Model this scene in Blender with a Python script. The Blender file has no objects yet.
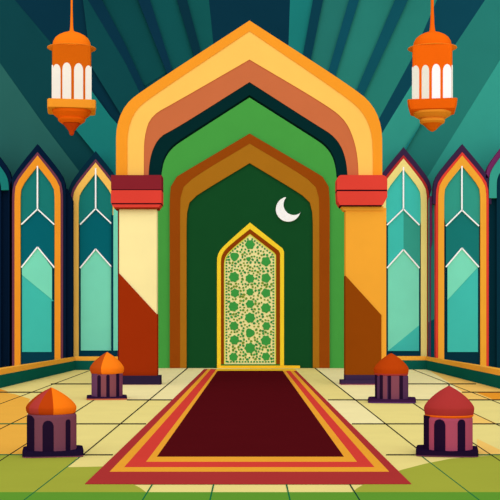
import bpy, bmesh, math, random
from mathutils import Vector
random.seed(4)
C = bpy.context.scene.collection
sc = bpy.context.scene
F = 1100.0          # focal length in pixels of a 500 px wide frame
H = 1.6             # eye height
CX, HY = 250.0, 325.0
D = F * H / 43.0    # distance of the back wall

# ------------------------------------------------------------------ helpers
def X(px, y): return (px - CX) * y / F
def Z(py, y): return H - (py - HY) * y / F
def G(px, py):                       # point of the floor
    y = F * H / (py - HY)
    return ((px - CX) * y / F, y)

MATS = {}
def mat(hexa, gain=1.0, rough=0.95):
    key = (hexa, gain, rough)
    if key in MATS: return MATS[key]
    m = bpy.data.materials.new('paint_' + hexa)
    m.use_nodes = True
    nt = m.node_tree
    b = nt.nodes['Principled BSDF']
    cs = [int(hexa[i:i + 2], 16) / 255 for i in (0, 2, 4)]
    lin = [(c / 12.92 if c <= 0.04045 else ((c + 0.055) / 1.055) ** 2.4) for c in cs]
    lin = [min(0.97, c * gain) for c in lin]
    # a faint mottling so that no surface is a dead flat colour
    no = nt.nodes.new('ShaderNodeTexNoise'); no.inputs['Scale'].default_value = 1.3
    no.inputs['Detail'].default_value = 3
    tc = nt.nodes.new('ShaderNodeTexCoord')
    nt.links.new(tc.outputs['Object'], no.inputs['Vector'])
    ra = nt.nodes.new('ShaderNodeValToRGB')
    ra.color_ramp.elements[0].position = 0.3; ra.color_ramp.elements[1].position = 0.7
    ra.color_ramp.elements[0].color = (*[c * 0.975 for c in lin], 1)
    ra.color_ramp.elements[1].color = (*[min(1, c * 1.02) for c in lin], 1)
    nt.links.new(no.outputs['Fac'], ra.inputs['Fac'])
    nt.links.new(ra.outputs['Color'], b.inputs['Base Color'])
    b.inputs['Roughness'].default_value = rough
    b.inputs['Specular IOR Level'].default_value = 0.0 if rough > 0.6 else 0.15
    MATS[key] = m
    return m

class MB:
    """collects shapes into one mesh"""
    def __init__(s):
        s.bm = bmesh.new(); s.mats = []
    def mi(s, m):
        if m not in s.mats: s.mats.append(m)
        return s.mats.index(m)
    def face(s, vs, i, smooth=False):
        try:
            f = s.bm.faces.new(vs); f.material_index = i; f.smooth = smooth
        except ValueError: pass
    def box(s, x0, x1, y0, y1, z0, z1, m):
        i = s.mi(m)
        v = [s.bm.verts.new(p) for p in ((x0,y0,z0),(x1,y0,z0),(x1,y1,z0),(x0,y1,z0),(x0,y0,z1),(x1,y0,z1),(x1,y1,z1),(x0,y1,z1))]
        for q in ((0,1,5,4),(1,2,6,5),(2,3,7,6),(3,0,4,7),(4,5,6,7),(3,2,1,0)): s.face([v[k] for k in q], i)
    def prism(s, pts, y, t, m, ms=None):
        """polygon of frame-scaled points standing upright at distance y, t thick (away from the viewer)"""
        i = s.mi(m); j = s.mi(ms) if ms else i
        P = [(X(a, y), Z(b, y)) for a, b in pts]
        s.prism_w(P, y, t, i, j)
    def prism_w(s, P, y, t, i, j=None):
        if j is None: j = i
        f = [s.bm.verts.new((a, y, b)) for a, b in P]
        k = [s.bm.verts.new((a, y + t, b)) for a, b in P]
        s.face(f, i); s.face(k[::-1], j)
        n = len(P)
        for q in range(n): s.face([f[q], k[q], k[(q + 1) % n], f[(q + 1) % n]], j)
    def ring(s, outer, inner, y, t, m, mi_=None):
        """open arch band between two equally sampled curves"""
        i = s.mi(m); j = s.mi(mi_) if mi_ else i
        vs = [[s.bm.verts.new((X(a, y), yy, Z(b, y))) for a, b in c] for c in (outer, inner) for yy in (y, y + t)]
        of, ob, nf, nb = vs
        for q in range(len(outer) - 1):
            s.face([of[q], of[q+1], nf[q+1], nf[q]], i)
            s.face([ob[q], nb[q], nb[q+1], ob[q+1]], i)
            s.face([of[q], ob[q], ob[q+1], of[q+1]], i)
            s.face([nf[q], nf[q+1], nb[q+1], nb[q]], j)
        for q in (0, -1): s.face([of[q], nf[q], nb[q], ob[q]], i)
    def slab(s, pts, z0, z1, m):
        """plan polygon in metres"""
        i = s.mi(m)
        a = [s.bm.verts.new((x, y, z0)) for x, y in pts]; b = [s.bm.verts.new((x, y, z1)) for x, y in pts]
        s.face(b, i); s.face(a[::-1], i)
        n = len(pts)
        for q in range(n): s.face([a[q], a[(q+1) % n], b[(q+1) % n], b[q]], i)
    def build(s, name, parent=None, loc=(0,0,0), bevel=0):
        bmesh.ops.recalc_face_normals(s.bm, faces=s.bm.faces)
        me = bpy.data.meshes.new(name)
        for v in s.bm.verts: v.co -= Vector(loc)
        s.bm.to_mesh(me); s.bm.free()
        for m in s.mats: me.materials.append(m)
        o = bpy.data.objects.new(name, me); C.objects.link(o)
        o.location = loc
        if parent:
            o.parent = parent
            o.location = Vector(loc) - parent_loc(parent)
        if bevel:
            b = o.modifiers.new('bevel', 'BEVEL'); b.width = bevel; b.segments = 3; b.limit_method = 'ANGLE'
        return o
def parent_loc(p):
    v = Vector(p.location)
    while p.parent: p = p.parent; v += Vector(p.location)
    return v
def thing(name, label, cat, loc, group=None):
    o = bpy.data.objects.new(name, None); C.objects.link(o); o.location = loc
    o.empty_display_size = 0.3
    o['label'] = label; o['category'] = cat
    if group: o['group'] = group
    return o
def tag(o, label, cat, group=None):
    o['label'] = label; o['category'] = cat
    if group: o['group'] = group
    return o
def struct(o, label=None):
    o['kind'] = 'structure'
    if label: o['label'] = label
    return o

def chaikin(p, n=3):
    for _ in range(n):
        q = [p[0]]
        for a, b in zip(p[:-1], p[1:]):
            q.append((a[0]*.75 + b[0]*.25, a[1]*.75 + b[1]*.25)); q.append((a[0]*.25 + b[0]*.75, a[1]*.25 + b[1]*.75))
        q.append(p[-1]); p = q
    return p
def resample(p, n):
    L = [0]
    for a, b in zip(p[:-1], p[1:]): L.append(L[-1] + math.dist(a, b))
    out = []; k = 0
    for i in range(n):
        t = L[-1] * i / (n - 1)
        while k < len(L) - 2 and L[k + 1] < t: k += 1
        u = (t - L[k]) / max(1e-9, L[k+1] - L[k])
        out.append((p[k][0] + (p[k+1][0] - p[k][0]) * u, p[k][1] + (p[k+1][1] - p[k][1]) * u))
    return out
def arch(left, cx=250, n=24, right=None):
    """left half from the foot to the apex (last point, on cx), smoothed and mirrored"""
    h = resample(chaikin(left), n)
    if right: return h + resample(chaikin(right), n)[-2::-1]
    return h + [(2*cx - x, y) for x, y in h[-2::-1]]

# ------------------------------------------------------------------ colours
W = 1.0     # gain of upright surfaces
ORANGE, YEL, BRN, DGR = mat('EF9627'), mat('F9C25C'), mat('C46A40'), mat('06282A')
GREEN, IBR, OCH, DARKG = mat('48A145'), mat('96470D'), mat('AC701A'), mat('154C26')
RED, CAPD, CAPL = mat('D84034'), mat('82222C'), mat('3A0A18')
NAVY, WHITE = mat('071A33'), mat('FFFFFF')

# ------------------------------------------------------------------ floor
fl = MB()
PLN = [0]
def pl(pts, z, m):
    PLN[0] += 1; z = .0012 + .0002*PLN[0]
    fl.slab([G(a, b) for a, b in pts], z - 0.0006, z, m)
i = fl.mi(mat('EEDB84'))
v = [fl.bm.verts.new(p) for p in ((-16,1,0),(16,1,0),(16,D+0.3,0),(-16,D+0.3,0))]; fl.face(v, i)
v = [fl.bm.verts.new(p) for p in ((-16,1,-.2),(16,1,-.2),(16,D+0.3,-.2),(-16,D+0.3,-.2))]; fl.face(v[::-1], i)
LAM = mat('F9C866'); ORT = mat('F09A2A'); OLV = mat('A5A93A'); GRN = mat('62982F'); AMB = mat('F0B043')
CRM = mat('F9E9A6')
pl([(118,400),(118,384),(150,368.2),(250,368.2),(250,400)], 0, CRM)
pl([(316,368.2),(432,368.2),(455,384.5),(470,400),(355.5,400)], 0, CRM)
pl([(250,400),(355.5,400),(386,424),(250,424)], 0, CRM)
# light reflection painted in amber at the left, golden inlays at the right
pl([(-60,392),(0,392),(14,394),(30,399),(27,408),(27,430),(27,455),(-60,455)], 0.002, AMB)
pl([(-60,384),(0,389),(8,391.5),(-60,391.5)], 0.002, ORT)
pl([(423,366.5),(428,367),(500,389),(500,392),(462,392),(452,384.5)], 0.002, LAM)
pl([(458,392.3),(500,392.3),(500,400),(470,400),(455,400)], 0.002, LAM)
pl([(476,392.4),(560,392.4),(560,400),(494,400)], 0.0026, ORT)
pl([(473,413),(498,424),(473,424)], 0.002, LAM)
pl([(477,439),(500,450),(500,455),(477,455)], 0.002, LAM)
# olive and leaf green inlays in front
pl([(-80,455),(80,455),(72,463),(66,467.5),(92,467),(130,466),(134,485),(140,488),(146,492.5),(146,500),(-80,500)], 0.002, OLV)
pl([(600,455),(500,455),(450,459),(425,464),(402,470),(365,484),(358,488),(352,492.5),(352,500),(600,500)], 0.002, OLV)
pl([(-80,492.5),(580,492.5),(660,660),(-160,660)], 0.003, GRN)
pl([(-80,600),(580,600),(660,900),(-160,900)], 0.0035, GRN)
# joints
BLK = mat('2A2A20'); GRL = mat('0A6A40')
def seam(a, b, m=BLK, w=1.25):
    (x0, y0), (x1, y1) = a, b
    if abs(y1 - y0) < 0.5:
        p = [(x0, y0 - w*0.4), (x1, y1 - w*0.4), (x1, y1 + w*0.4), (x0, y0 + w*0.4)]
    else:
        p = [(x0 - w*0.5, y0), (x0 + w*0.5, y0), (x1 + w*0.5, y1), (x1 - w*0.5, y1)]
    fl.slab([G(*q) for q in p], 0.0035, 0.0042, m)
def lon(xf, ya, yb, m=BLK, w=1.5):
    """a joint running away from the viewer, at xf metres"""
    for k in range(6):
        p, q = ya + (yb-ya)*k/6, ya + (yb-ya)*(k+1)/6
        seam((CX + xf*(p-HY)/H, p), (CX + xf*(q-HY)/H, q), m, w)
for a, b, y in ((51,126,384),(395,476,384),(-40,42,392.3),(462,560,392.3),(127,175,400),(328,560,400),
                (30,146,424),(352,560,424),(26,113,455),(386,476,455)):
    seam((a, y), (b, y))
seam((-60,424),(30,424),GRL); seam((-60,455),(26,455),GRL); seam((476,455),(580,455),GRL)
for a, b in (((-40,419),(90,370.5)), ((-40,449),(45,407)), ((-40,487),(95,399.5)), ((83,455),(187.5,368.2)),
             ((409,368),(560,427)), ((440,397.3),(560,455)), ((400,394.5),(560,501)), ((315,368.2),(425,455))):
    seam(a, b, BLK, 1.5)
lon(-2.06,455,520,GRL,1.4); lon(2.09,456,520,GRL,1.4)
for q in (-.98, -.365, .365, 1.0): lon(q, 480, 520, GRL if q < .9 else mat('0F4030'), 1.5)
floor = struct(fl.build('floor'), 'cream and tan tiled floor with green inlays in front')

# ------------------------------------------------------------------ back wall with light rays drawn in as coloured relief bands
wb = MB()
base = mat('104347')
wb.box(-20, 20, D, D + 0.35, 0, 15.2, base)
RAYN = [0]
def ray(pts, hexa, k=1):
    RAYN[0] += 1; e = .004*RAYN[0] + .12*(k-1)
    wb.prism(pts, D - e, e, mat(hexa))
# left
ray([(-230,-260),(-230,80),(-100,260),(96,260),(79,171),(44,125),(0,63)], '285F59')
ray([(0,63),(-60,-18),(-60,-40),(-15,-40),(15,0),(51,48),(96,108),(110,150),(110,190),(94,190),(79,171)], '0F4045')
ray([(15,0),(-20,-46),(70,-46),(88,0),(125,62),(141,88),(141,150),(110,116),(91,90)], '0A3040')
ray([(60,60),(91,90),(110,116),(141,150),(141,230),(96,230),(94,152),(76,130),(60,100)], '1A7671', 2)
ray([(83,0),(80,-46),(88,-46),(96,0),(143,84),(143,128),(120,113),(91,66)], '0F4549', 2)
ray([(88,0),(78,-30),(130,-46),(138,0),(167,72),(145,86),(123,60)], '0F4749')
ray([(88,0),(76,-46),(90,-46),(102,0),(125,44),(145,88),(141,95),(125,62)], '0B3143', 2)
ray([(150,0),(138,-46),(172,-46),(177,0),(195,58),(171,75)], '115050')
ray([(138,0),(126,-46),(138,-46),(150,0),(173,72),(168,76)], '0C3144', 2)
ray([(177,0),(172,-46),(182,-46),(187,0),(201,52),(195,60)], '0B2F3C', 2)
ray([(187,0),(182,-46),(206,-46),(209,0),(214,48),(200,58)], '125250')
ray([(209,0),(206,-46),(292,-46),(290,0),(289,50),(214,50)], '0A3040')
# right
ray([(290,0),(291,-46),(320,-46),(313,0),(303,60),(288,60)], '1A7570')
ray([(313,0),(320,-46),(332,-46),(323,0),(310,64),(302,60)], '0C3A49', 2)
ray([(323,0),(332,-46),(360,-46),(349,0),(328,78),(308,66)], '247067')
ray([(349,0),(360,-46),(372,-46),(359,0),(334,80),(327,76)], '0F4B5A', 2)
ray([(359,0),(372,-46),(412,-46),(395,0),(356,93),(330,82)], '277A6E')
ray([(395,0),(412,-46),(428,-46),(408,0),(362,99),(355,94)], '104E5A', 2)
ray([(408,0),(428,-46),(460,-46),(437,0),(411,60),(380,118),(362,150),(356,100)], '26796D')
ray([(437,0),(460,-46),(512,-46),(485,0),(455,45),(411,86),(387,125),(375,145),(375,127),(380,117),(411,60)], '0E4150')
ray([(455,45),(436,80),(421,124),(390,178),(370,230),(360,180),(375,145),(387,125),(411,86)], '319283')
ray([(485,0),(545,-90),(600,-90),(500,60),(425,181),(400,230),(384,200),(390,178),(421,124),(436,80),(455,45)], '25766C')
ray([(423,121),(421,124),(403,154),(401,154)], '1A7A7C', 2)
ray([(500,60),(600,-90),(740,-200),(740,260),(390,260),(425,181)], '339686')
struct(wb.build('wall_back'), 'teal and navy wall with light rays drawn in as coloured relief')

# walls beside the windows (dark navy lower wall)
def window(n, cx, half, apex, y, cols, foot, label, ffoot=0):
    """cols: outline, thin band, frame; ped builds the panes"""
    w = bpy.data.objects.new('window_%d' % n, None); C.objects.link(w); w.location = (X(cx, y), y, 0)
    w['kind'] = 'structure'; w['label'] = label
    a = apex
    ground = HY + H*F/y
    def curve(h, top, ys, gr=0):
        return arch([(cx-h, gr or ground), (cx-h, min(ys+20, gr or 999)), (cx-h, ys-1), (cx-h*.93, ys-(ys-top)*.26), (cx-h*.50, ys-(ys-top)*.62), (cx, top)], cx, 30)
    half += 2.3
    c0 = curve(half, a, a+45, foot)
    c1s = curve(half-2.7 if cols[1] else half-3.5, a+8, a+48, foot)
    c1 = curve(half-2.7 if cols[1] else half-3.5, a+8, a+48)
    c2 = curve(half-5.1, a+11.5, a+49)
    c3 = curve(half-11, a+22, a+50)
    m = MB(); m.ring(c0, c1s, y, .3, mat(cols[0])); m.build('surround', w)
    if cols[1]:
        m = MB(); m.ring(c1, c2, y-.02, .3, mat(cols[1])); m.build('outer_band', w)
    else: c2 = c1
    m = MB(); m.ring(curve(half-3.5, a+8, a+48, ffoot) if ffoot else c2, curve(half-11, a+22, a+50, ffoot) if ffoot else c3, y-.05, .32, mat(cols[2])); m.build('frame', w)
    m = MB(); m.prism(c3, y+.02, .06, mat(cols[3])); m.build('backing_pane', w)
    return w, c3, y
def pane(w, name, pts, y, hexa, k=1):
    m = MB(); m.prism(pts, y + .018 - .016*k, .014, mat(hexa, 1.04, .9)); return m.build(name, w)
def bar(m, pts, y, wpx=1.3):
    s = y / F
    for a, b in zip(pts[:-1], pts[1:]):
        dx, dy = b[0]-a[0], b[1]-a[1]; L = math.hypot(dx, dy); nx, ny = -dy/L*wpx/2, dx/L*wpx/2
        m.prism([(a[0]+nx,a[1]+ny),(b[0]+nx,b[1]+ny),(b[0]-nx,b[1]-ny),(a[0]-nx,a[1]-ny)], y-.06, .05, WHITE)
def tracery(w, y, cx, l, r, top, v, sh, v2, sh2):
    m = MB()
    bar(m, [(cx, top), (cx, v)], y, 1.4); bar(m, [(l, sh), (cx, v), (r, sh)], y, 1.3)
    bar(m, [(l, sh2), (cx, v2), (r, sh2)], y, 1.3)
    m.build('tracery', w)
y1 = D*.965; y2 = D*.98
def upper_pane(c, cut):
    return [p for p in c if p[1] < cut]

# left pair
w, c3, y = window(2, 37.5, 25.8, 144, y1, ('081B34','6E3A4E','EF9629','0A3A4C'), 0, 'orange framed pointed window at the left with a diagonal light split painted on its lower pane')
pane(w, 'upper_pane', upper_pane(c3, 224) + [(54.3,225),(37.5,209),(21,225)], y, '1A7570', .2)
pane(w, 'middle_pane', [(21,225),(37.5,209),(54.3,225),(54.3,269),(52,268),(37.3,247),(21.5,267),(21,267)], y, '08606C')
pane(w, 'lower_pane', [(21.8,267),(37.3,247),(52,268),(52,299.5),(22,275)], y, '78D8BC', 2)
pane(w, 'lower_pane', [(22,275),(52,299.5),(54,301),(51.5,301),(51.5,352),(22,352)], y, '40B9AE')  # pane below the diagonal light edge, coloured darker
tracery(w, y, 37.4, 21.2, 54.2, 166, 209, 224.5, 247, 267.5)
w, c3, y = window(3, 95.6, 25.8, 151, y2, ('0A2A3C','6E3A4E','F9C25C','08384A'), 0, 'yellow framed pointed window beside the cream column')
pane(w, 'upper_pane', upper_pane(c3, 224) + [(112,225),(95.5,208.5),(80,225)], y, '1A7570', .2)
pane(w, 'middle_pane', [(80,225),(95.5,208.5),(112,225),(112,268),(95.5,249),(80,268)], y, '08606C')
pane(w, 'lower_pane', [(80.8,268),(95.5,249),(111.2,268),(111.2,350.5),(80.8,350.5)], y, '78D8BC')
m = MB(); m.prism([(113.4,209),(118.7,209),(118.7,350.5),(113.4,350.5)], y-.09, .04, mat('78D8BC')); m.build('side_pane', w)
m = MB(); m.prism([(112.2,224),(113.4,224),(113.4,356),(119.2,356),(119.2,350.5),(112.2,350.5)][0:0] or [(111.2,215),(113.4,215),(113.4,350.5),(119,350.5),(119,357),(111.2,357)], y-.08, .03, mat('08384A')); m.build('side_bar', w)
tracery(w, y, 95.6, 80, 112.5, 168, 208.5, 224.5, 249, 268)
# right pair
w, c3, y = window(4, 403.5, 26.2, 147, y2, ('3B2645','B0302E','F0DC84','0A3A4C'), 206, 'pale yellow framed pointed window beside the orange column')
pane(w, 'upper_pane', upper_pane(c3, 224) + [(420,225),(403.5,209),(388,225)], y, '3FBBB0', .2)
pane(w, 'middle_pane', [(388,225),(403.5,209),(403.5,249),(388,268)], y, '3FBBB0')
pane(w, 'middle_pane', [(403.5,209),(420,225),(420,268),(403.5,249)], y, '359888')
pane(w, 'lower_pane', [(388,268),(403.5,249.5),(419,268),(419,325.5),(388,351)], y, '78D8BC')
pane(w, 'lower_pane', [(419,325.5),(419,351),(388,351)], y, '40B9B0', 2)  # darker half of the diagonal light split, put into the pane colour
tracery(w, y, 403.5, 387, 419.5, 167, 209, 225, 249.5, 268)
w, c3, y = window(5, 462.3, 26.8, 144, y1, ('3B2645','DC4034','EFA534','0A3040'), 204, 'orange framed pointed window at the right with a red outline')
pane(w, 'upper_pane', upper_pane(c3, 225) + [(479,226),(462,210),(446,226)], y, '319484', .2)
pane(w, 'middle_pane', [(446,226),(462,210),(479,226),(479,268),(461.5,248),(446,266)], y, '187370')
pane(w, 'lower_pane', [(447.5,265),(461.5,248),(478,267),(447.5,300)], y, '78D8BC', 2)
pane(w, 'lower_pane', [(447.5,300),(478,267),(478,352),(447.5,352)], y, '40B9B0')  # diagonal light split again: this side painted darker
tracery(w, y, 462, 446, 479, 166, 210, 226, 248, 267)
# outermost windows, mostly beyond the frame
w, c3, y = window(1, -16, 25.8, 138, D*.965, ('081B34',None,'1A7671','071A33'), 0, 'navy pointed window cut by the left edge', 190)
w, c3, y = window(6, 513, 25, 133, D*.965, ('6F2A5C',None,'359888','0A3040'), 178, 'plum outlined pointed window cut by the right edge', 198)
# navy piers that carry the windows
m = MB(); yy = D*.9695
m.prism([(-90,160),(-60,190),(-60,186),(8,186),(11,178),(16,190),(30,230),(60,196),(66,188),(72,200),(72,371),(-90,371)], yy, .4, mat('071A33'))
struct(m.build('wall_left'), 'dark navy wall between the left windows')
m = MB()
m.prism([(486,196),(490,200),(494,190),(520,230),(590,190),(590,371),(486,371)], yy, .4, mat('08303E'))
struct(m.build('wall_right'), 'dark teal wall at the right edge')
m = MB(); yw = D*.975
m.prism([(430,200),(434,192),(440,200),(440,236),(440,316),(430,320)][0:0] or [(429,200),(432,190),(438,190),(440,200),(440,316),(429,322)], yw, .15, mat('359888'))
m.prism([(429,322),(440,316),(440,369.5),(429,369.5)], yw, .15, mat('08606C'))
struct(m.build('trim_1'), 'teal pier between the right windows')
m = MB(); m.prism([(429.5,196),(432,196),(432.4,240),(431,250),(430.8,360),(429.5,360)], D*.974, .03, mat('6F2A5C')); struct(m.build('trim_2'))

# ------------------------------------------------------------------ low kerb along the walls
def kerb(side, name, label):
    def pt(px, k): 
        y = D * k; return ((px - CX)*y/F, y)
    if side < 0: P = [pt(122,.955), pt(75,.955), pt(0,.68), pt(-130,.52)]
    else: P = [pt(378,.965), pt(426,.965), pt(500,.672), pt(640,.51)]
    t = .3
    B = [(P[0][0], P[0][1]+t), (P[1][0], P[1][1]+t), (P[2][0] + side*t*.95, P[2][1]+t*.3), (P[3][0] + side*t*.95, P[3][1]+t*.3)]
    pr = bpy.data.objects.new(name, None); C.objects.link(pr); pr.location = (P[1][0], P[1][1], 0)
    pr['kind'] = 'structure'; pr['label'] = label
    m = MB(); m.slab(P + B[::-1], 0, .335, mat('0F5C50')); m.build('kerb_face', pr)
    m = MB(); m.slab(P + B[::-1], .335, .475, mat('F6AC3C')); m.build('capping', pr)
kerb(-1, 'baseboard_left', 'green kerb with orange capping along the left windows')
kerb(1, 'baseboard_right', 'green kerb with orange capping along the right windows')

# ------------------------------------------------------------------ alcove and niche
ya = D - .16
m = MB()
g = arch([(153,368),(153,240),(153,180),(157,155),(172,134),(249.7,86)], 249.7)
m.prism(g, ya, .16, GREEN); struct(m.build('wall_alcove'), 'bright green wall inside the large arch')
g0 = arch([(169.8,368),(169.8,240),(169.5,200),(171,180),(186,171),(249.7,133.5)], 249.7)
g1 = arch([(180,368),(180,240),(180,205),(181,188),(195,176),(249.7,143.5)], 249.7)
g2 = arch([(186.5,368),(186.5,240),(186.5,218),(188,202),(199,193.5),(249.7,163)], 249.7)
t = thing('niche_arch', 'brown and ochre pointed arch framing the dark green niche', 'arch', (X(249.7,ya), ya, 0))
m = MB(); m.ring(g0, g1, ya-.10, .098, IBR); m.build('outer_band', t)
m = MB(); m.ring(g1, g2, ya-.09, .066, OCH); m.build('inner_band', t)
m = MB(); m.prism(g2, ya-.02, .02, DARKG); struct(m.build('wall_niche'), 'dark green back wall of the niche')

# door
yd = ya - .05
do = bpy.data.objects.new('door_1', None); C.objects.link(do); do.location = (X(250.5,yd), yd, 0)
do['kind'] = 'structure'; do['label'] = 'pointed door with green leaf pattern on cream and a yellow frame'
def dcurve(pl_, cx=250): return resample(pl_, 60)
def doorline(l, r, apex, shy, shr):
    left = chaikin([(l, 368), (l, 300), (l, shy+16), (l, shy+6), (l+4, shy-2), (250, apex)], 3)
    return resample(left, 40) + resample([(250, apex), (r, shr), (r, 368)], 40)[1:]
d0 = doorline(217, 284, 222.5, 250, 249.5)
d1 = doorline(221, 280, 229, 251, 251.5)
d2 = doorline(224, 276, 234, 254, 254)
d3 = doorline(224.8, 275.2, 235, 254.5, 254.7)
m = MB(); m.ring(d0, d1, yd, .05, mat('FFD630')); m.build('frame', do)
m = MB(); m.ring(d1, d2, yd-.01, .05, mat('8E3E0A')); m.build('inner_frame', do)
m = MB(); m.ring(d2, d3, yd-.02, .05, mat('DCE24A')); m.build('beading', do)
m = MB(); m.prism(d3, yd+.01, .03, mat('FFEFA8')); pn = m.build('panel', do)
m = MB(); m.prism([(221,364.3),(280,364.3),(280,367.6),(221,367.6)], yd-.03, .05, mat('1A7A34')); m.build('kick_strip', do)
m = MB(); ys_ = yd-.10
m.box(X(217,ys_), X(300,ys_), ys_, ys_+.15, 0.004, .10, mat('FCC62C')); m.build('threshold', do)
# leaf ornament
m = MB(); lm = [mat('3F9E46'), mat('2F9048'), mat('5E9030'), mat('7A9A2E')]
big = [(250,244.5,4.6),(234.5,256.5,4.2),(266,261.5,4.6),(248.5,259,2.2),(234,277,5),(266,278,4.6),(250,278.5,4.4),(235,293,4.2),(250,292,3.6),(266,293,4.4),
       (233.5,306.5,4.8),(250,304,4),(266,308,4.8),(250,317.8,5),(234,326,4.4),(266.5,326,4),(250,333,4.4),(234.5,340,4.6),(266,340.5,5),(250,348,5.2),(266,356.5,4),(233.5,357,4.2)]
def blob(cx, cy, r, mt, n=14, lob=5, dep=.01, amp=.16):
    ph = random.random()*6
    k = m.mi(mt)
    m.prism_w([(X(cx + r*(1+amp*math.sin(lob*a+ph))*math.cos(a), yd), Z(cy + r*(1+amp*math.sin(lob*a+ph))*math.sin(a), yd)) for a in [2*math.pi*q/n for q in range(n)]], yd-dep, .02, k)
for a, b, r in big: blob(a, b, r, lm[0], 26, random.choice([5,6,7,3]), amp=.11)
def topy(px): return 235 + abs(px-250)*(19.5/25.2)
for px in (226.5, 273.3):
    q = 257
    while q < 363: blob(px, q, .95, lm[1], 8, 2); q += 2.9
q = 228
while q < 273: blob(q, 361.8, .95, lm[1], 8, 2); q += 2.9
for s in (-1, 1):
    for k in range(9):
        px = 250 + s*(2.2 + k*2.5); blob(px, topy(px)+2.4, .95, lm[1], 8, 2)
pts = []
for _ in range(9000):
    px, py = random.uniform(228.5, 271.5), random.uniform(240, 359.5)
    if py < topy(px) + 5: continue
    if any(math.hypot(px-a, py-b) < r + 1.6 for a, b, r in big): continue
    if any(math.hypot(px-a, py-b) < 2.55 for a, b in pts): continue
    pts.append((px, py)); blob(px, py, random.uniform(.85, 1.4), random.choice(lm), 7, 2)
m.build('leaf_ornament', do)

# crescent
yc = ya - .10
mc = MB()
cx, cy, R = 288.3, 209.2, 12.4
# outer limb runs from the upper horn round the left and bottom to the right horn
a0, a1 = math.radians(258), math.radians(12)          # angles measured clockwise on the frame (y down)
N = 40
outer = [(cx + R*math.cos(a0 + (a1-a0)*k/N), cy + R*math.sin(a0 + (a1-a0)*k/N)) for k in range(N+1)]
pA, pB = outer[0], outer[-1]
# inner limb: circle through both horns
c2 = (cx + 5.6, cy - 4.6)
rr = (math.dist(c2, pA) + math.dist(c2, pB))/2
b0 = math.atan2(pA[1]-c2[1], pA[0]-c2[0]); b1 = math.atan2(pB[1]-c2[1], pB[0]-c2[0])
if b0 < b1: b0 += 2*math.pi
inner = [(c2[0] + rr*math.cos(b1 + (b0-b1)*k/N), c2[1] + rr*math.sin(b1 + (b0-b1)*k/N)) for k in range(1, N)]
mc.prism(outer + inner, yc, .077, mat('FFFFFF'))
tag(mc.build('crescent_moon', None, (X(cx,yc), yc, Z(cy,yc))), 'white crescent moon mounted on the dark green niche wall', 'crescent')

# ------------------------------------------------------------------ large portal arch
yp = F*H/59.5
A0 = arch([(116,176),(116,150),(116,126),(125,104),(143,90),(249.5,20.5)], 249.5, 30, [(382.3,176),(382.3,150),(382,127),(374,106),(357,90),(249.5,20.5)])
A1 = arch([(127.3,176),(127.3,155),(127.3,130),(135,110),(151,97),(249.5,31)], 249.5, 30, [(373,176),(373,155),(372,132),(364,113),(348,98),(249.5,31)])
A2 = arch([(143.8,176),(143.8,158),(144,138),(150,116),(175,102.5),(249.5,59.5)], 249.5, 30, [(358.6,176),(358,160),(355,142),(346,120),(325,104),(249.5,59.5)])
A3 = arch([(148.6,176),(149,165),(152,150),(160,136),(175,129),(249.5,82)], 249.5, 30, [(347.6,176),(346.5,162),(342,147),(333,135),(318,126),(249.5,82)])
A4 = arch([(160.5,176),(160.5,172),(163,158),(171,146),(184,137),(249.5,95)], 249.5, 30, [(337.5,176),(336.8,167),(333.5,154),(325,143),(311,134),(249.5,95)])
t = thing('portal_arch', 'large pointed arch banded in orange, yellow and terracotta on two columns', 'arch', (X(249.5,yp), yp, Z(176,yp)))
for a, b, m_, k, nm in ((A0,A1,ORANGE,0,'orange_band'),(A1,A2,YEL,.02,'yellow_band'),(A2,A3,BRN,.04,'terracotta_band'),(A3,A4,DGR,.06,'dark_green_shadow_band')):
    m = MB(); m.ring(a, b, yp + k, .40 - k, m_); m.build(nm, t)  # dark green band holds the shadow under the arch as colour

def column(l, r, cap, shaftc, shadowc, capc, label, plinth, shadow_poly):
    yq = yp - .06; t = thing('column', label, 'column', (X((l+r)/2,yq), yq+.3, 0), 'columns carrying the large arch')
    dpt = .42
    def b(name, x0, x1, ya_, yb_, m_, fr=0, bev=0, dd=0):
        m = MB(); yy = yq - fr
        m.box(X(x0,yy), X(x1,yy), yy, yq + dpt + dd, Z(yb_,yy), Z(ya_,yy), m_); return m.build(name, t, bevel=bev)
    b('shaft', l, r, 208, 377, mat(shaftc))
    m = MB(); m.prism(shadow_poly, yq-.03, .03+dpt+.01, mat(shadowc)); o = m.build('shadow_panel', t);  # diagonal shadow on the shaft, built as a darker slab
    return t, b
t, b = column(119, 156.6, None, 'F9E9A6', '9A2E0A', None, 'cream column with a dark red painted shadow below, left of the niche', None,
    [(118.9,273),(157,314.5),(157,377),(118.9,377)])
b('edge_strip', 117.8, 119, 209, 377, mat('6A1418'), .01)
b('capital', 111, 161.5, 175, 189.3, CAPD, .18, 0, .05)
b('capital_band', 111, 161.5, 190.2, 203, RED, .18, 0, .05)
b('capital_line', 111.6, 161, 189.3, 190.2, CAPL, .17, 0, .04)
b('capital_line', 111.8, 161, 203, 204.2, CAPL, .17, 0, .04)
m = MB(); yq = yp-.06-.16
m.prism([(111.5,204.2),(161,204.2),(158.5,207.3),(113.5,207.3)], yq, .16+.42, RED); m.prism([(114,207.3),(158.3,207.3),(158,208.8),(114.5,208.8)], yq+.01, .14+.42, mat('8A2A10')); m.build('capital_foot', t)
b('plinth', 117, 160, 375.8, 384.5, mat('2C1F3A'), .12, 0, .05)
b('plinth_base', 116.5, 160.4, 384.5, 385.9, mat('8A4A5C'), .13, 0, .06)
t, b = column(345.6, 386.3, None, 'EFA534', '8C4208', None, 'orange column with a brown painted shadow below, right of the niche', None,
    [(345.4,275.5),(381.3,315),(381.3,377),(345.4,377)])
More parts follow.
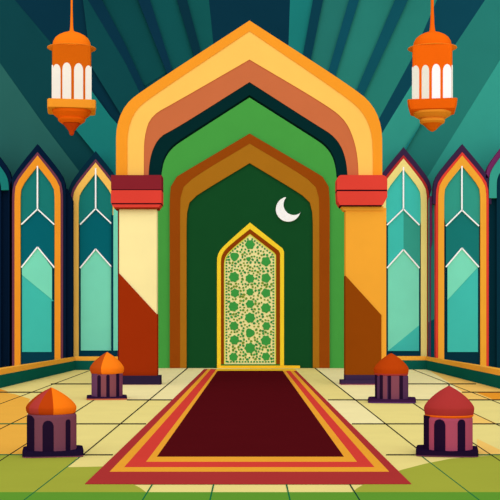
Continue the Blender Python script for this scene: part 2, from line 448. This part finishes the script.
def rbox(l, r, t_, bt, rt, rb):
    p = []
    for cx_, cy_, rad, a in ((l, t_, rt, 180), (r, t_, rt, 270), (r, bt, rb, 0), (l, bt, rb, 90)):
        ox = cx_ + (rad if cx_ == l else -rad); oy = cy_ + (rad if cy_ == t_ else -rad)
        for k in range(7):
            an = math.radians(a + 90*k/6); p.append((ox + rad*math.cos(an), oy + rad*math.sin(an)))
    return p
yq = yp-.06-.18
m = MB(); m.prism(rbox(337, 387.3, 175, 189.6, 5, .3), yq, .18+.45, RED); m.build('capital', t)
m = MB(); m.prism([(337,191.2),(387.3,191.2),(387.3,197),(384,203),(382.8,205),(340,205),(337.6,201)], yq, .18+.45, RED); m.build('capital_band', t)
m = MB(); m.prism([(337,189.6),(387.3,189.6),(387.3,191.2),(337,191.2)], yq+.02, .16+.45, CAPL); m.build('capital_line', t)
m = MB(); m.prism([(340,204.8),(382.5,204.8),(381.8,206.2),(341,206.2)], yq+.02, .16+.45, CAPL); m.build('capital_line', t)
m = MB(); m.prism([(341,206.2),(383.5,206.2),(383.5,210.5),(344,210.5)], yp-.10, .40, mat('EFA534')); m.build('capital_foot', t)
b('plinth', 345.4, 387, 375, 380.5, mat('3C2848'), .05, 0, .03)
b('plinth_step', 341.2, 388.5, 380.3, 383.9, mat('3C2848'), .14, 0, .05)
b('plinth_base', 341, 388.7, 383.9, 385.8, mat('8A3A58'), .15, 0, .06)

# ------------------------------------------------------------------ carpet
m = MB()
yf, yb = F*H/(484.7-HY), F*H/(369.3-HY)
bands = [(1.653, 484.7, 'AE3431'), (1.52, 472.8, 'F0A430'), (1.405, 468.3, 'D84034'), (1.205, 463, 'F0A430'), (1.12, 458, '520D12')]
ch = []
for k, (hw, py, hx) in enumerate(bands):
    y0 = F*H/(py-HY)
    hr = (1.615, 1.507, 1.39, 1.24, 1.13)[k]
    P = [(-hw, y0), (hr, y0), (hr, yb - .12*k), (-hw, yb - .12*k)]
    m.slab(P, .0045, .012 + .0012*k, mat(hx))
m.slab([(-1.2, F*H/(371.2-HY)), (1.6, F*H/(371.2-HY)), (1.6, yb), (-1.2, yb)], .0045, .0185, mat('FCC62C'))
tag(m.build('carpet', None, (0, (yf+yb)/2, .0045)), 'long maroon carpet with red and orange borders leading to the door', 'carpet')

# ------------------------------------------------------------------ lathe with colours chosen by angle
def lathe(mb, cx, cy, z0, prof, segs, matf, sq=2.0, smooth=False, cap=True, ysc=1):
    """prof [(r, z)], plan exponent sq (2 round, larger squarer); matf(theta, k) -> material; theta 0 faces the viewer, + to the right"""
    rings = []
    for r, z in prof:
        row = []
        for s in range(segs):
            th = 2*math.pi*(s/segs)
            c, n = abs(math.sin(th)), abs(math.cos(th))
            q = (c**sq + n**sq) ** (-1/sq)
            row.append(mb.bm.verts.new((cx + r*q*math.sin(th), cy - ysc*r*q*math.cos(th), z0 + z)))
        rings.append(row)
    for k in range(len(prof) - 1):
        for s in range(segs):
            th = 2*math.pi*((s+.5)/segs)
            if th > math.pi: th -= 2*math.pi
            s2 = (s+1) % segs
            mb.face([rings[k][s], rings[k][s2], rings[k+1][s2], rings[k+1][s]], mb.mi(matf(th, k)), smooth)
    if cap:
        mb.face(rings[0][::-1], mb.mi(matf(0, 0))); mb.face(rings[-1], mb.mi(matf(0, len(prof)-2)))

# ------------------------------------------------------------------ small domed pavilions on the floor
def pavilion(cx, base, bl, br, ptop, drum, dome, wide, apex, label, plate_c, low_c, drum_c, arch_c, arches, domef, rim, rimc, spire=None):
    """pixel measures: base line, plate left/right, plate top, drum (l,r,top), dome (bottom, widest y, half width), apex"""
    s = H / (base - HY); y = F*s             # front of the plate stands here
    px = lambda v: v*s
    hz = lambda py: (base - py)*s
    xc = (cx-CX)*s
    hwp = px((br-bl)/2); xm = ((bl+br)/2-CX)*s
    yc = y + hwp*.9
    k = yc/y                                  # sizes at the axis
    t = thing('domed_pavilion', label, 'miniature pavilion', (xm*k, yc, 0.0045), 'small domed pavilions along the carpet')
    lowh = px(1.4); ph = lowh + (hz(ptop)-lowh)*.62
    m = MB(); lathe(m, xm*k, yc, 0, [(hwp*1.0*k, .0045), (hwp*1.0*k, lowh)], 64, lambda a, b: mat(low_c), 9); m.build('footing', t)
    m = MB(); lathe(m, xm*k, yc, 0, [(hwp*k, lowh), (hwp*k, ph)], 64, lambda a, b: mat(plate_c), 9); m.build('base', t)
    dl, dr, dt = drum; rd = px((dr-dl)/2)*k; xd = ((dl+dr)/2-CX)*s*k
    def zz(py): return H - (py-HY)*s*k        # height on the axis plane
    ztop = zz(dt + 1.2)
    zb = ph
    m = MB()
    segs = 64
    lathe(m, xd, yc, 0, [(rd, zb), (rd, ztop-px(2.5)), (rd*.985, ztop-px(1)), (rd*.94, ztop)], segs, lambda th, q: mat(drum_c))
    m.build('drum', t)
    for (al, ar, at, rounded) in arches:      # frame-scaled left, right, top of the dark openings
        m = MB(); i = m.mi(mat(arch_c if isinstance(rounded, bool) else rounded))
        f = lambda v: max(-1, min(1, ((v-CX)*s*k - xd)/rd))
        t0, t1 = math.asin(f(al)), math.asin(f(ar))
        n = 10; rows = []
        za = zz(at); hwm = (ar-al)/2*s*k
        for q in range(n+1):
            u = q/n; th = t0 + (t1-t0)*u
            if rounded is True: top = za - hwm*(1 - math.sqrt(max(0, 1-(2*u-1)**2)))
            else: top = za
            rows.append((th, top))
        R_ = rd*1.012
        for q in range(n):
            (ta, za_), (tb, zb_) = rows[q], rows[q+1]
            v = [(xd+R_*math.sin(ta), yc-R_*math.cos(ta), zb), (xd+R_*math.sin(tb), yc-R_*math.cos(tb), zb), (xd+R_*math.sin(tb), yc-R_*math.cos(tb), zb_), (xd+R_*math.sin(ta), yc-R_*math.cos(ta), za_)]
            w_ = [(xd+(a-xd)*.97, yc+(b_-yc)*.97, c_) for a, b_, c_ in v]
            V = [m.bm.verts.new(p) for p in v]; Wv = [m.bm.verts.new(p) for p in w_]
            m.face(V, i); m.face(Wv[::-1], i); m.face([V[3],V[2],Wv[2],Wv[3]], i)
            if q == 0: m.face([V[0],V[3],Wv[3],Wv[0]], i)
            if q == n-1: m.face([V[1],Wv[1],Wv[2],V[2]], i)
        m.build('arched_opening', t)
    db, dw, hwd = dome; R0 = px(hwd)*k; xo = (wide-CX)*s*k
    zb0 = zz(dt + 1.2) - px(.6); zw = zz(dw); za = zz(apex)
    P = []
    for u in [q/10 for q in range(11)]:       # under side, from the rim out to the widest point
        a = -math.pi/2*(1-u); P.append((R0*(.84 + .16*math.cos(a)**.8 if u > 0 else .84), zw + (zw-zb0)*math.sin(a)))
    for u in [q/16 for q in range(1, 17)]:    # ogee up to the tip
        r = R0*((1-u)**.72*(1 - .0*u)) if False else R0*((math.cos(u*math.pi/2)**.9)*(1-.10*math.sin(u*math.pi)) + .0)
        r = R0*max(.012, (1-u**1.75)*(1-.06*math.sin(math.pi*u)))
        if u > .72: r = R0*max(.012, r/R0)
        P.append((r, zw + (za-zw)*u))
    m = MB(); lathe(m, xo, yc, 0, P, 72, domef); m.build('dome', t)
    if rim:
        m = MB(); z1 = zb0; rr_ = R0*.84
        lathe(m, xo, yc, 0, [(rr_*.99, z1-px(.6)), (rr_*1.10, z1+px(.2)), (rr_*1.155, z1+px(1.7)), (rr_*1.15, z1+px(2.7)), (rr_*1.02, z1+px(2.9))], 48, lambda th, q: mat(rimc)); m.build('dome_rim', t)
    if spire:
        m = MB(); lathe(m, xo, yc, 0, [(px(.5), za-px(1)), (px(.9), za+px(.4)), (px(.35), za+px(1.5)), (px(.2), za+px(spire))], 12, lambda th, q: mat('1A1420')); m.build('finial', t)
    t.rotation_euler.z = -math.atan2(xm*k, yc)
    return t
def dome_lf(th, k):  # shaded left and lit right of the dome, put into its colours
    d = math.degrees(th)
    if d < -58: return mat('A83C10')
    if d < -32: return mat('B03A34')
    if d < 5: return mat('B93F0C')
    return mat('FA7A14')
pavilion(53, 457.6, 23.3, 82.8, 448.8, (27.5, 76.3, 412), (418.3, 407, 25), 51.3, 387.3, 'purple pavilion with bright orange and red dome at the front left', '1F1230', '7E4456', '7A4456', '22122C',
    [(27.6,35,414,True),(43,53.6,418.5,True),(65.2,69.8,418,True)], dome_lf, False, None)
def dome_lb(th, k):  # left part painted darker as the shaded side of the dome
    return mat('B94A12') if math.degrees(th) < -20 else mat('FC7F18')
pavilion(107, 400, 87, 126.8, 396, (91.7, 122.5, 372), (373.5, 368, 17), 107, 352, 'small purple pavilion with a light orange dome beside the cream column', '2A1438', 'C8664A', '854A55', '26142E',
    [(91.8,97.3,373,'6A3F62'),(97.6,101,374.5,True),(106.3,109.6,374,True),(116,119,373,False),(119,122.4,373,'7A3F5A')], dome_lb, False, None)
pavilion(391.5, 403.3, 368.3, 415.4, 398, (375, 408.2, 373.8), (375.3, 369, 17.4), 391.2, 353, 'small purple pavilion with a burnt orange dome beside the orange column', '3A1A40', '5C3468', '5A3558', '28142E',
    [(375.2,377.3,374,False),(380,383,374,False),(383.2,387.2,375,'84485A'),(388.2,391,375,False),(391.2,399,375,'84485A'),(399,402.6,375,False)], lambda th, k: mat('B8400A'), True, 'AE3A34', 1.2)
pavilion(447, 457, 416.6, 477.3, 448.7, (424, 472.2, 415), (417, 407.5, 24.8), 449, 385.5, 'pink pavilion with a dark red dome at the front right', '200F2C', '6A3A50', 'B04C66', '22102C',
    [(424.2,429.5,415,False),(434.6,445.5,417.5,True),(457.2,464.5,417.5,True)], lambda th, k: mat('AE3532'), True, 'F56A12', .9)

# ------------------------------------------------------------------ hanging lanterns
def hanging(cx, y, cfg, label):
    s = y/F
    zt = lambda py: H-(py-HY)*s
    xc = (cx-CX)*s
    t = thing('hanging_lantern', label, 'lantern', (xc, y, zt(cfg['tip'])), 'orange lanterns hanging from above')
    hb = cfg['hw']*s; yf_ = y
    yc = y + hb                                # front face stands at y
    xc *= yc/y; s2 = yc/F; za_ = lambda py: H-(py-HY)*s2
    t.location = (xc, yc, zt(cfg['tip']))
    E = 8
    px = s
    m = MB(); lathe(m, xc, yc, 0, [(cfg['rod']*px, za_(31)), (cfg['rod']*px, 14.25)], 12, lambda a, b: mat(cfg['c_dome']))
    m.build('rod', t)
    m = MB(); lathe(m, xc, yc, 0, [(cfg['rod']*2.2*px, za_(33)), (cfg['rod']*1.5*px, za_(26)), (cfg['rod']*px, za_(10))], 12, lambda a, b: mat(cfg['c_dome'])); m.build('rod_socket', t)
    def sec(name, prof, col, e=E, segs=48, ysc=1, zf=None):
        zf = zf or zt
        m = MB(); lathe(m, xc, yc, 0, [(r*px, zf(p)) for r, p in prof], segs, lambda a, b: mat(col), e, ysc=ysc); return m.build(name, t)
    sec('dome', cfg['dome'], cfg['c_dome'], 2.4, 56, zf=za_)
    sec('eave', cfg['eave'], cfg['c_eave'], 2, 56, .84, zf=lambda p: za_(p)-.0)
    sec('body', [(cfg['hw'], 99.5), (cfg['hw'], 44.6)], cfg['c_body'], 14, 56)
    for face in range(4):
        a = face*math.pi/2
        for (l, r, tp, col) in cfg['panes']:
            m = MB(); i = m.mi(mat(col))
            l_, r_ = (l-cx)*px, (r-cx)*px; hw = (r_-l_)/2; zc = zt(tp)
            pts = [(l_, zt(99.3)), (r_, zt(99.3))]
            for q in range(9):
                an = math.pi*q/8; pts.append(((l_+r_)/2 + hw*math.cos(an), zc - hw*1.6 + hw*1.6*math.sin(an)))
            R_ = cfg['hw']*px
            f = [m.bm.verts.new((xc + u*math.cos(a) + (R_+.008)*math.sin(a), yc + u*math.sin(a) - (R_+.008)*math.cos(a), z)) for u, z in pts]
            k = [m.bm.verts.new((xc + u*math.cos(a) + (R_-.03)*math.sin(a), yc + u*math.sin(a) - (R_-.03)*math.cos(a), z)) for u, z in pts]
            m.face(f, i); m.face(k[::-1], i)
            for q in range(len(pts)): m.face([f[q], k[q], k[(q+1)%len(pts)], f[(q+1)%len(pts)]], i)
            m.build('pane', t)
    sec('gallery', cfg['gal'], cfg['c_gal'], 14, 56, .86)
    for nm, pr, col in cfg['tiers']: sec(nm, pr, col, 3, zf=lambda p: zt(p) + (za_(p)-zt(p))*max(0, min(1, (p-108)/18)))
    t.rotation_euler.z = -math.atan2(xc, yc)
    return t
dp = [(19.6,49.8),(19.4,46),(18.6,42.5),(16.8,39.2),(13.5,36.4),(9,34),(4.5,32.4),(1.6,30.5)]
yl = D*.80
hanging(71.7, yl, dict(hw=19.4, rod=1.0, tip=135.5, c_dome='F87A14', c_eave='EE8A24', c_body='D0600C', c_gal='EF9629',
    dome=dp, eave=[(19.9,50.4),(22,49.8),(24.6,48.6),(24.6,48.1),(19.5,47.9)],
    panes=[(53,60.7,64.6,'EFE8DC'),(62.5,71.2,62.6,'EFE8DC'),(74,83,62.9,'EFE8DC'),(85.2,91.3,64.8,'EFE8DC')],
    gal=[(24,107.5),(24.2,107),(24.2,99.5),(23.8,99)],
    tiers=[('bowl',[(13.2,117),(14.5,115.5),(18.5,111),(19.5,107.8)],'EE660C'),('bowl_tier',[(9.5,123),(13,120),(13.8,118.5),(13,116.8)],'EE660C'),
           ('pendant',[(.6,135.6),(2,134.6),(3,131),(4.6,129),(8.5,123.4)],'BE3F0C')]), 'orange hanging lantern with cream panes and an amber gallery, on the left')
hanging(432.3, yl, dict(hw=19.9, rod=1.5, tip=131.5, c_dome='EE660C', c_eave='EE8A24', c_body='EE640C', c_gal='EE640C',
    dome=dp, eave=[(19.9,50.4),(22,49.8),(24.8,48.6),(24.8,48.1),(19.5,47.9)],
    panes=[(412.4,419.3,64.8,'E6E2D4'),(421.8,429.2,64.6,'E6E2D4'),(431.9,440.2,64,'FAF8FA'),(442.8,451,64.6,'FAF8FA')],
    gal=[(18.5,109.5),(22.3,108),(24.9,98.6)],
    tiers=[('bowl',[(12,117.2),(15,115),(18.5,112),(19,109.3)],'E98F28'),('bowl_tier',[(9.8,123.5),(12.4,121.5),(12.7,119),(11.3,117)],'E98F28'),
           ('pendant',[(.8,131.6),(3.5,130),(6.5,127),(9.5,123.4)],'D6620C')]), 'brighter orange hanging lantern with flared gallery and white panes, on the right')
# beams above the frame that carry the rods
for k, px in enumerate((71.7, 431.9)):
    x = (px-CX)*yl/F; m = MB(); m.box(x-.15, x+.15, yl-.2, D, 14.22, 14.55, mat('0F4045')); struct(m.build('trim_%d' % (k+3)))

# ------------------------------------------------------------------ light and camera
w = bpy.data.worlds.new('sky'); sc.world = w; w.use_nodes = True
bg = w.node_tree.nodes['Background']; bg.inputs[0].default_value = (.98, 1, 1.08, 1); bg.inputs[1].default_value = .75
sun = bpy.data.lights.new('sun', 'SUN'); sun.energy = 1.55; sun.angle = math.radians(100); sun.color = (1, 1, 1)
so = bpy.data.objects.new('sun', sun); C.objects.link(so); so.rotation_euler = (math.radians(64), 0, 0); so.location = (0, -5, 20)
cam = bpy.data.cameras.new('camera'); co = bpy.data.objects.new('camera', cam); C.objects.link(co)
co.location = (0, 0, H); co.rotation_euler = (math.pi/2, 0, 0)
cam.sensor_width = 36; cam.lens = F/500*36; cam.shift_y = (HY-250)/500; cam.clip_end = 300
sc.camera = co
vs = sc.view_settings; vs.view_transform = 'Standard'; vs.look = 'None'; vs.gamma = 1; vs.use_curve_mapping = False; vs.exposure = 0
